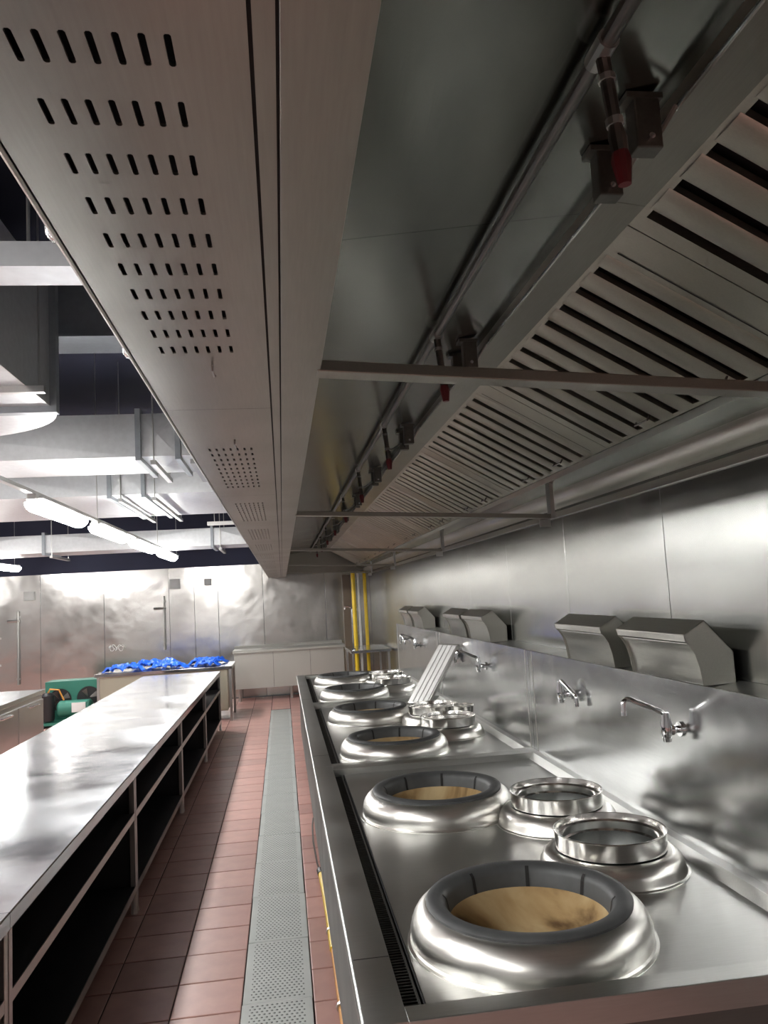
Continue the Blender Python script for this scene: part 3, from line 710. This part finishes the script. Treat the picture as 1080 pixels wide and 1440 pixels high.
# far wall fittings
def wall_box(x0, x1, z0, z1, label):
    t = thing('junction_box', ((x0+x1)/2, YW-.03, (z0+z1)/2), label, 'junction box', 'boxes on the far wall'); o = tuple(t.location)
    MB().box(x0, x1, YW-.055, YW-.002, z0, z1).build('housing', 'grey_box', t, o, smooth=0, bevel=.004)
    MB().box(x0+.012, x1-.012, YW-.058, YW-.055, z0+.012, z1-.012).build('cover', 'grey_box', t, o, smooth=0)
wall_box(-4.57, -4.39, 1.97, 2.13, 'grey junction box on far wall above the upright wall pipe')
wall_box(-2.03, -1.85, 2.04, 2.22, 'grey junction box high on far wall above the short wall pipe')
wall_box(-1.41, -1.28, 2.07, 2.20, 'pale narrow junction box high on far wall near the exhaust hood')
for x, z0, z1, arm, lab in ((-4.67, .5, 1.79, 1.62, 'grey upright pipe with side valve on the far wall'), (-2.14, .95, 1.92, 1.70, 'thin upright wall pipe with elbow above the cross table')):
    t = thing('wall_pipe', (x, YW-.04, z0), lab, 'pipe'); o = tuple(t.location)
    MB().tube([(x,YW-.04,z0),(x,YW-.04,z1)], .018, 8).build('riser', 'frame_steel', t, o)
    MB().tube([(x+.03,YW-.04,arm),(x-.18,YW-.045,arm)], .02, 8).build('side_arm', 'frame_steel', t, o)
    for zz in (z0+.1, z1-.1): MB().box(x-.03, x+.03, YW-.03, YW-.002, zz-.015, zz+.015).build('clamp', 'frame_steel', t, o, smooth=0)

# pillar, gas pipe with its reflection, water pipe and shelf in the far corner
tag(MB().box(1.03, 1.17, 13.42, 13.62, 0, 2.1).build('pillar_post', 'pillar_brown', None, (1.10, 13.5, 0), smooth=0, bevel=.004), 'dark brown square post behind the yellow gas pipe', 'post')
gp_ = thing('gas_pipe', (1.205, 13.3, 0), 'yellow vertical gas pipe rising to the hood in the far corner', 'pipe'); o = (1.205, 13.3, 0)
MB().tube([(1.205,13.3,0),(1.205,13.3,2.14)], .034, 12).build('riser', 'yellow_pipe', gp_, o)
MB().tube([(1.205,13.3,.02),(1.205,13.3,.04)], .05, 12).build('collar', 'yellow_pipe', gp_, o)
for zz in (.5, 1.5): MB().box(1.16, 1.25, 13.33, 13.42, zz-.02, zz+.02).build('clamp', 'frame_steel', gp_, o, smooth=0)
tag(MB().tube([(1.29,13.32,0),(1.29,13.32,2.14)], .02, 10).build('water_pipe', 'white_paint', None, (1.29, 13.32, 0)), 'white vertical pipe just beside the yellow gas pipe', 'pipe')
tag(MB().tube([(1.41,13.4,0),(1.41,13.4,2.14)], .03, 10).build('gas_pipe', 'yellow_pipe', None, (1.41, 13.4, 0)), 'yellow pipe shape added as reflection of the gas pipe in the right wall', 'pipe')  # solid tube added in place of the gas pipe's reflection in the wall
cs = thing('corner_table', (1.35, 12.6, 0), 'small steel table with pale top in front of the yellow pipe', 'table'); o = (1.35, 12.6, 0)
MB().box(1.0, 1.62, 12.0, 13.2, .86, .90).build('tabletop', 'table_steel', cs, o, smooth=0, bevel=.003)
for x in (1.02, 1.57):
    for y in (12.03, 13.14): MB().box(x, x+.03, y, y+.03, 0, .86).build('leg', 'frame_steel', cs, o, smooth=0)
MB().box(1.05, 1.57, 12.06, 13.14, .30, .32).build('shelf', 'frame_steel', cs, o, smooth=0)
ps = thing('gooseneck_post', (1.06, 12.2, .90), 'thin chrome standpipe with hooked top on the small corner table', 'standpipe'); o = (1.06, 12.2, .90)
MB().tube([(1.06,12.2,.90),(1.06,12.2,1.50),(1.05,12.2,1.55),(1.01,12.2,1.575),(.96,12.2,1.57),(.955,12.2,1.535)], .012, 8).build('riser', 'chrome', ps, o)
MB().tube([(1.06,12.2,.90),(1.06,12.2,.93)], .03, 10).build('base', 'chrome', ps, o)

# ================================================================ ceiling services
def duct_x(y0, y1, z0, z1, x0, x1, flanges, label, mat='galvanised'):
    o = ((x0+x1)/2, (y0+y1)/2, z1); t = thing('air_duct', o, label, 'air duct', 'air ducts under the ceiling')
    ed = [x0]+flanges+[x1]
    for a, b in zip(ed[:-1], ed[1:]):
        # section with cross-broken (slightly pyramidal) faces
        m = MB(); cx = (a+b)/2; cy = (y0+y1)/2; cz = (z0+z1)/2; e = .012
        v = [(a,y0,z0),(b,y0,z0),(b,y1,z0),(a,y1,z0),(a,y0,z1),(b,y0,z1),(b,y1,z1),(a,y1,z1),(cx,y0-e,cz),(cx,cy,z0-e),(cx,y1+e,cz),(cx,cy,z1+e)]
        m.add(v, [(0,1,8),(1,5,8),(5,4,8),(4,0,8),(0,3,9),(3,2,9),(2,1,9),(1,0,9),(3,7,10),(7,6,10),(6,2,10),(2,3,10),(4,5,11),(5,6,11),(6,7,11),(7,4,11),(0,4,7,3),(1,2,6,5)])
        m.build('duct_section', mat, t, o, smooth=0)
    f_ = .035
    for x in flanges:
        m = MB(); m.box(x-.02, x+.02, y0-f_, y0, z0-f_, z1+f_); m.box(x-.02, x+.02, y1, y1+f_, z0-f_, z1+f_); m.box(x-.02, x+.02, y0, y1, z0-f_, z0); m.box(x-.02, x+.02, y0, y1, z1, z1+f_)
        m.build('flange', 'dark_galvanised', t, o, smooth=0)
    for x in [a for a in ed[1:-1]]:
        for yy in (y0-.05, y1+.05): MB().tube([(x+.12,yy,z0-.05),(x+.12,yy,ZC)], .006, 6).build('hanger_rod', 'frame_steel', t, o)
        MB().box(x+.10, x+.14, y0-.08, y1+.08, z0-.08, z0-.045).build('hanger_bar', 'frame_steel', t, o, smooth=0)
    return t
duct_x(6.2, 7.0, 2.9, 3.24, -8.5, -.35, [-6.0, -3.6, -1.06, -.76], 'pale galvanised duct with double flange just past the round duct bend')
duct_x(8.3, 10.35, 2.9, 3.35, -8.5, -.35, [-6.4, -4.0, -1.72, -1.38], 'wide galvanised duct hanging right above the lamp row')
duct_x(11.9, 12.7, 2.60, 2.86, -8.5, -.25, [-6.0, -3.4, -1.0], 'thin galvanised duct hanging closest to the far wall')
# duct running towards the far wall with a bend to the left
da = thing('air_duct', (-1.95, 3.2, 3.8), 'large duct running away overhead and bending sideways behind its flange', 'air duct', 'air ducts under the ceiling'); o = (-1.95, 3.2, 3.8)
AX0, AX1, AZ0, AZ1, AY = -2.55, -1.372, 3.0, 3.78, 4.95
MB().box(AX0, AX1, 1.2, AY, AZ0, AZ1).build('duct_section', 'galvanised', da, o, smooth=0)
m = MB(); m.box(AX0-.04, AX1+.04, AY, AY+.07, AZ0-.04, AZ0); m.box(AX0-.04, AX1+.04, AY, AY+.07, AZ1, AZ1+.04); m.box(AX1, AX1+.04, AY, AY+.07, AZ0, AZ1); m.box(AX0-.04, AX0, AY, AY+.07, AZ0, AZ1)
m.build('flange', 'dark_galvanised', da, o, smooth=0)
el = MB(); n_ = 16; cx = -2.62; ri, rr = .07, AX1-cx
for i in range(n_+1):
    a = PI/2*i/n_
    for r_, z_ in ((ri,AZ0),(rr,AZ0),(rr,AZ1),(ri,AZ1)): el.v.append((cx+r_*math.cos(a), AY+.07+r_*math.sin(a)*.72, z_))
for i in range(n_):
    for k in range(4): l = (k+1) % 4; el.f.append((i*4+k, i*4+l, i*4+4+l, i*4+4+k))
el.build('duct_bend', 'galvanised', da, o, smooth=30)
MB().box(-8.5, cx, AY+.07+ri*.72, AY+.07+rr*.72, AZ0, AZ1).build('duct_section', 'galvanised', da, o, smooth=0)
for yy in (2.2, 4.5):
    MB().box(AX0-.1, AX1+.1, yy-.02, yy+.02, AZ0-.04, AZ0-.002).build('hanger_bar', 'frame_steel', da, o, smooth=0)
    for x in (AX0-.07, AX1+.07): MB().tube([(x,yy,AZ0-.03),(x,yy,ZC)], .006, 6).build('hanger_rod', 'frame_steel', da, o)
# pale cable tray crossing near the hood
ctt = thing('cable_tray', (-3, 2.5, 2.8), 'pale metal cable tray crossing overhead beside the hood edge', 'cable tray'); o = (-3, 2.5, 2.8)
MB().prism([(2.42,2.87),(2.42,2.79),(2.57,2.79),(2.57,2.87),(2.56,2.87),(2.56,2.80),(2.43,2.80),(2.43,2.87)], -8.5, -.3, axis='x').build('tray', 'galvanised', ctt, o, smooth=0)
for x in (-4.5, -2.75, -.75):
    MB().tube([(x,2.495,2.80),(x,2.495,ZC)], .006, 6).build('hanger_rod', 'frame_steel', ctt, o)
# dark beam under ceiling
bm_ = thing('ceiling_beam', (-4, 5.9, 4.0), 'dark grey beam crossing under the navy ceiling', 'beam'); o = (-4, 5.9, 4.0)
MB().box(-8.9, 1.6, 5.75, 6.05, 3.72, ZC-.001).build('beam_body', 'dark_galvanised', bm_, o, smooth=0)
MB().box(-8.9, 1.6, 5.70, 6.10, 3.70, 3.72).build('beam_flange', 'dark_galvanised', bm_, o, smooth=0)

# glass lamp domes on the hood's outer edge
for k, (y, lab) in enumerate(((1.23, 'clear glass lamp cup at the hood edge in front of the cable tray'), (1.83, 'clear glass lamp cup at the hood edge past the cable tray'))):
    t = thing('glass_lamp', (-.325, y, 2.37), lab, 'lamp', 'glass lamp cups'); o = (-.325, y, 2.37)
    MB().lathe([(.0005,-.062),(.012,-.060),(.019,-.05),(.021,-.03),(.021,0),(.018,0),(.018,-.03),(.016,-.047),(.010,-.056),(.0005,-.058)], (0,0), 24).build('glass_cup', 'clear_glass', t, smooth=60)
    MB().lathe([(.0005,.02),(.024,.02),(.024,-.004),(.0005,-.004)], (0,0), 24).build('holder', 'white_paint', t)
    MB().box(.018, .0915, -.012, .012, .0, .018).build('arm', 'white_paint', t, smooth=0)

# tube lamps
LX, LZ = -1.69, 2.48
def make_lamp():
    t = thing('tube_lamp', (0, 0, 0), '', 'lamp', 'tube lamps hung on rods'); w_, L_ = .080, .66
    d = MB(); nseg = 12
    pr = [(w_*math.cos(PI*k/10), -.03-.075*math.sin(PI*k/10)) for k in range(11)]
    ys = [(-L_, .15), (-L_+.01, .45), (-L_+.03, .75), (-L_+.07, 1), (L_-.07, 1), (L_-.03, .75), (L_-.01, .45), (L_, .15)]
    for y, s_ in ys:
        for x, z in pr: d.v.append((x*s_, y, -.03+(z+.03)*s_))
    k = len(pr)
    for j in range(len(ys)-1):
        for i in range(k-1): d.f.append((j*k+i, j*k+i+1, (j+1)*k+i+1, (j+1)*k+i))
    for j in range(len(ys)-1): d.f.append((j*k, (j+1)*k, (j+1)*k+k-1, j*k+k-1))
    d.build('diffuser', 'lamp', t, smooth=50)
    MB().box(-.055, .055, -L_+.03, L_-.03, -.029, .0).build('housing', 'white_paint', t, smooth=0, bevel=.006)
    for y in (-L_+.02, L_-.02): MB().box(-.03, .03, y-.05, y+.05, -.02, .015).build('end_clip', 'frame_steel', t, smooth=0)
    return t
lamp0 = make_lamp()
lamps = [(LX, 6.33, 'tube lamp over the work cabinets, first past the bare conduit end'), (LX, 8.17, 'tube lamp over the work cabinets under the wide duct'),
         (LX, 10.1, 'tube lamp over the work cabinets, second from the far wall'), (LX, 12.15, 'tube lamp over the cross table near the far wall'),
         (-4.35, 13.1, 'tube lamp above the upright wall pipe, away from the lamp row')]
out = [(LX, 2.2), (LX, .3), (LX, -1.6), (-4.35, 10.2), (-4.35, 7.3), (-4.35, 4.4), (-4.35, 1.5), (-7.2, 9.0)]
for k, it in enumerate(lamps+[(x, y, 'tube lamp hung over the kitchen away from the cross table') for x, y in out]):
    o = lamp0 if k == 0 else copy_tree(lamp0)
    o.location = (it[0], it[1], LZ+.06); o['label'] = it[2]
    for yy in (-.5, .5):
        yw = it[1]+yy; top = ZC
        if it[0] == LX: top = LZ+.076
        for a, b, zz in ((6.1,7.1,2.885),(8.2,10.45,2.885),(11.8,12.8,2.585),(4.9,6.0,2.99)):
            if a < yw < b: top = min(top, zz)
        MB().tube([(0,yy,.0),(0,yy,top-LZ-.06)], .004, 5).build('hanger_rod', 'frame_steel', o)
cd = thing('lamp_conduit', (LX, 5.0, LZ+.08), 'thin metal conduit rail carrying the tube lamps over the work cabinets', 'conduit'); o = (LX, 5.0, LZ+.08)
MB().box(LX-.02, LX+.02, -3, 13.4, LZ+.075, LZ+.10).build('rail', 'frame_steel', cd, o, smooth=0)
for y in (7.6, 11.2, 13.2): MB().tube([(LX,y,LZ+.09),(LX,y,ZC)], .005, 6).build('hanger_rod', 'frame_steel', cd, o)
# far unlit strip by the hood
st = thing('strip_lamp', (-.6, 11.2, 2.85), 'unlit white strip lamp hanging beside the hood before the far wall', 'lamp'); o = (-.6, 11.2, 2.85)
MB().box(-1.0, -.28, 11.16, 11.24, 2.83, 2.88).build('housing', 'white_paint', st, o, smooth=0, bevel=.005)
for x in (-.9, -.4): MB().tube([(x,11.2,2.88),(x,11.2,ZC)], .006, 6).build('hanger_rod', 'frame_steel', st, o)

# loop of wire left hanging on the far wall
wl = thing('wire_loop', (-3.0, YW-.012, 1.02), 'loop of thin pale wire hanging on the far wall above the green unit', 'wire'); o = tuple(wl.location)
pts = [(-3.12+.26*i/40+.03*math.sin(i*.8), YW-.014-.004*math.sin(i), 1.04+.045*math.sin(i*.55)+.02*math.cos(i*1.3)) for i in range(41)]
MB().tube(pts, .006, 5).build('strand', 'white_paint', wl, o)
MB().box(-3.13, -3.09, YW-.02, YW-.001, 1.03, 1.07).build('hook', 'frame_steel', wl, o, smooth=0)
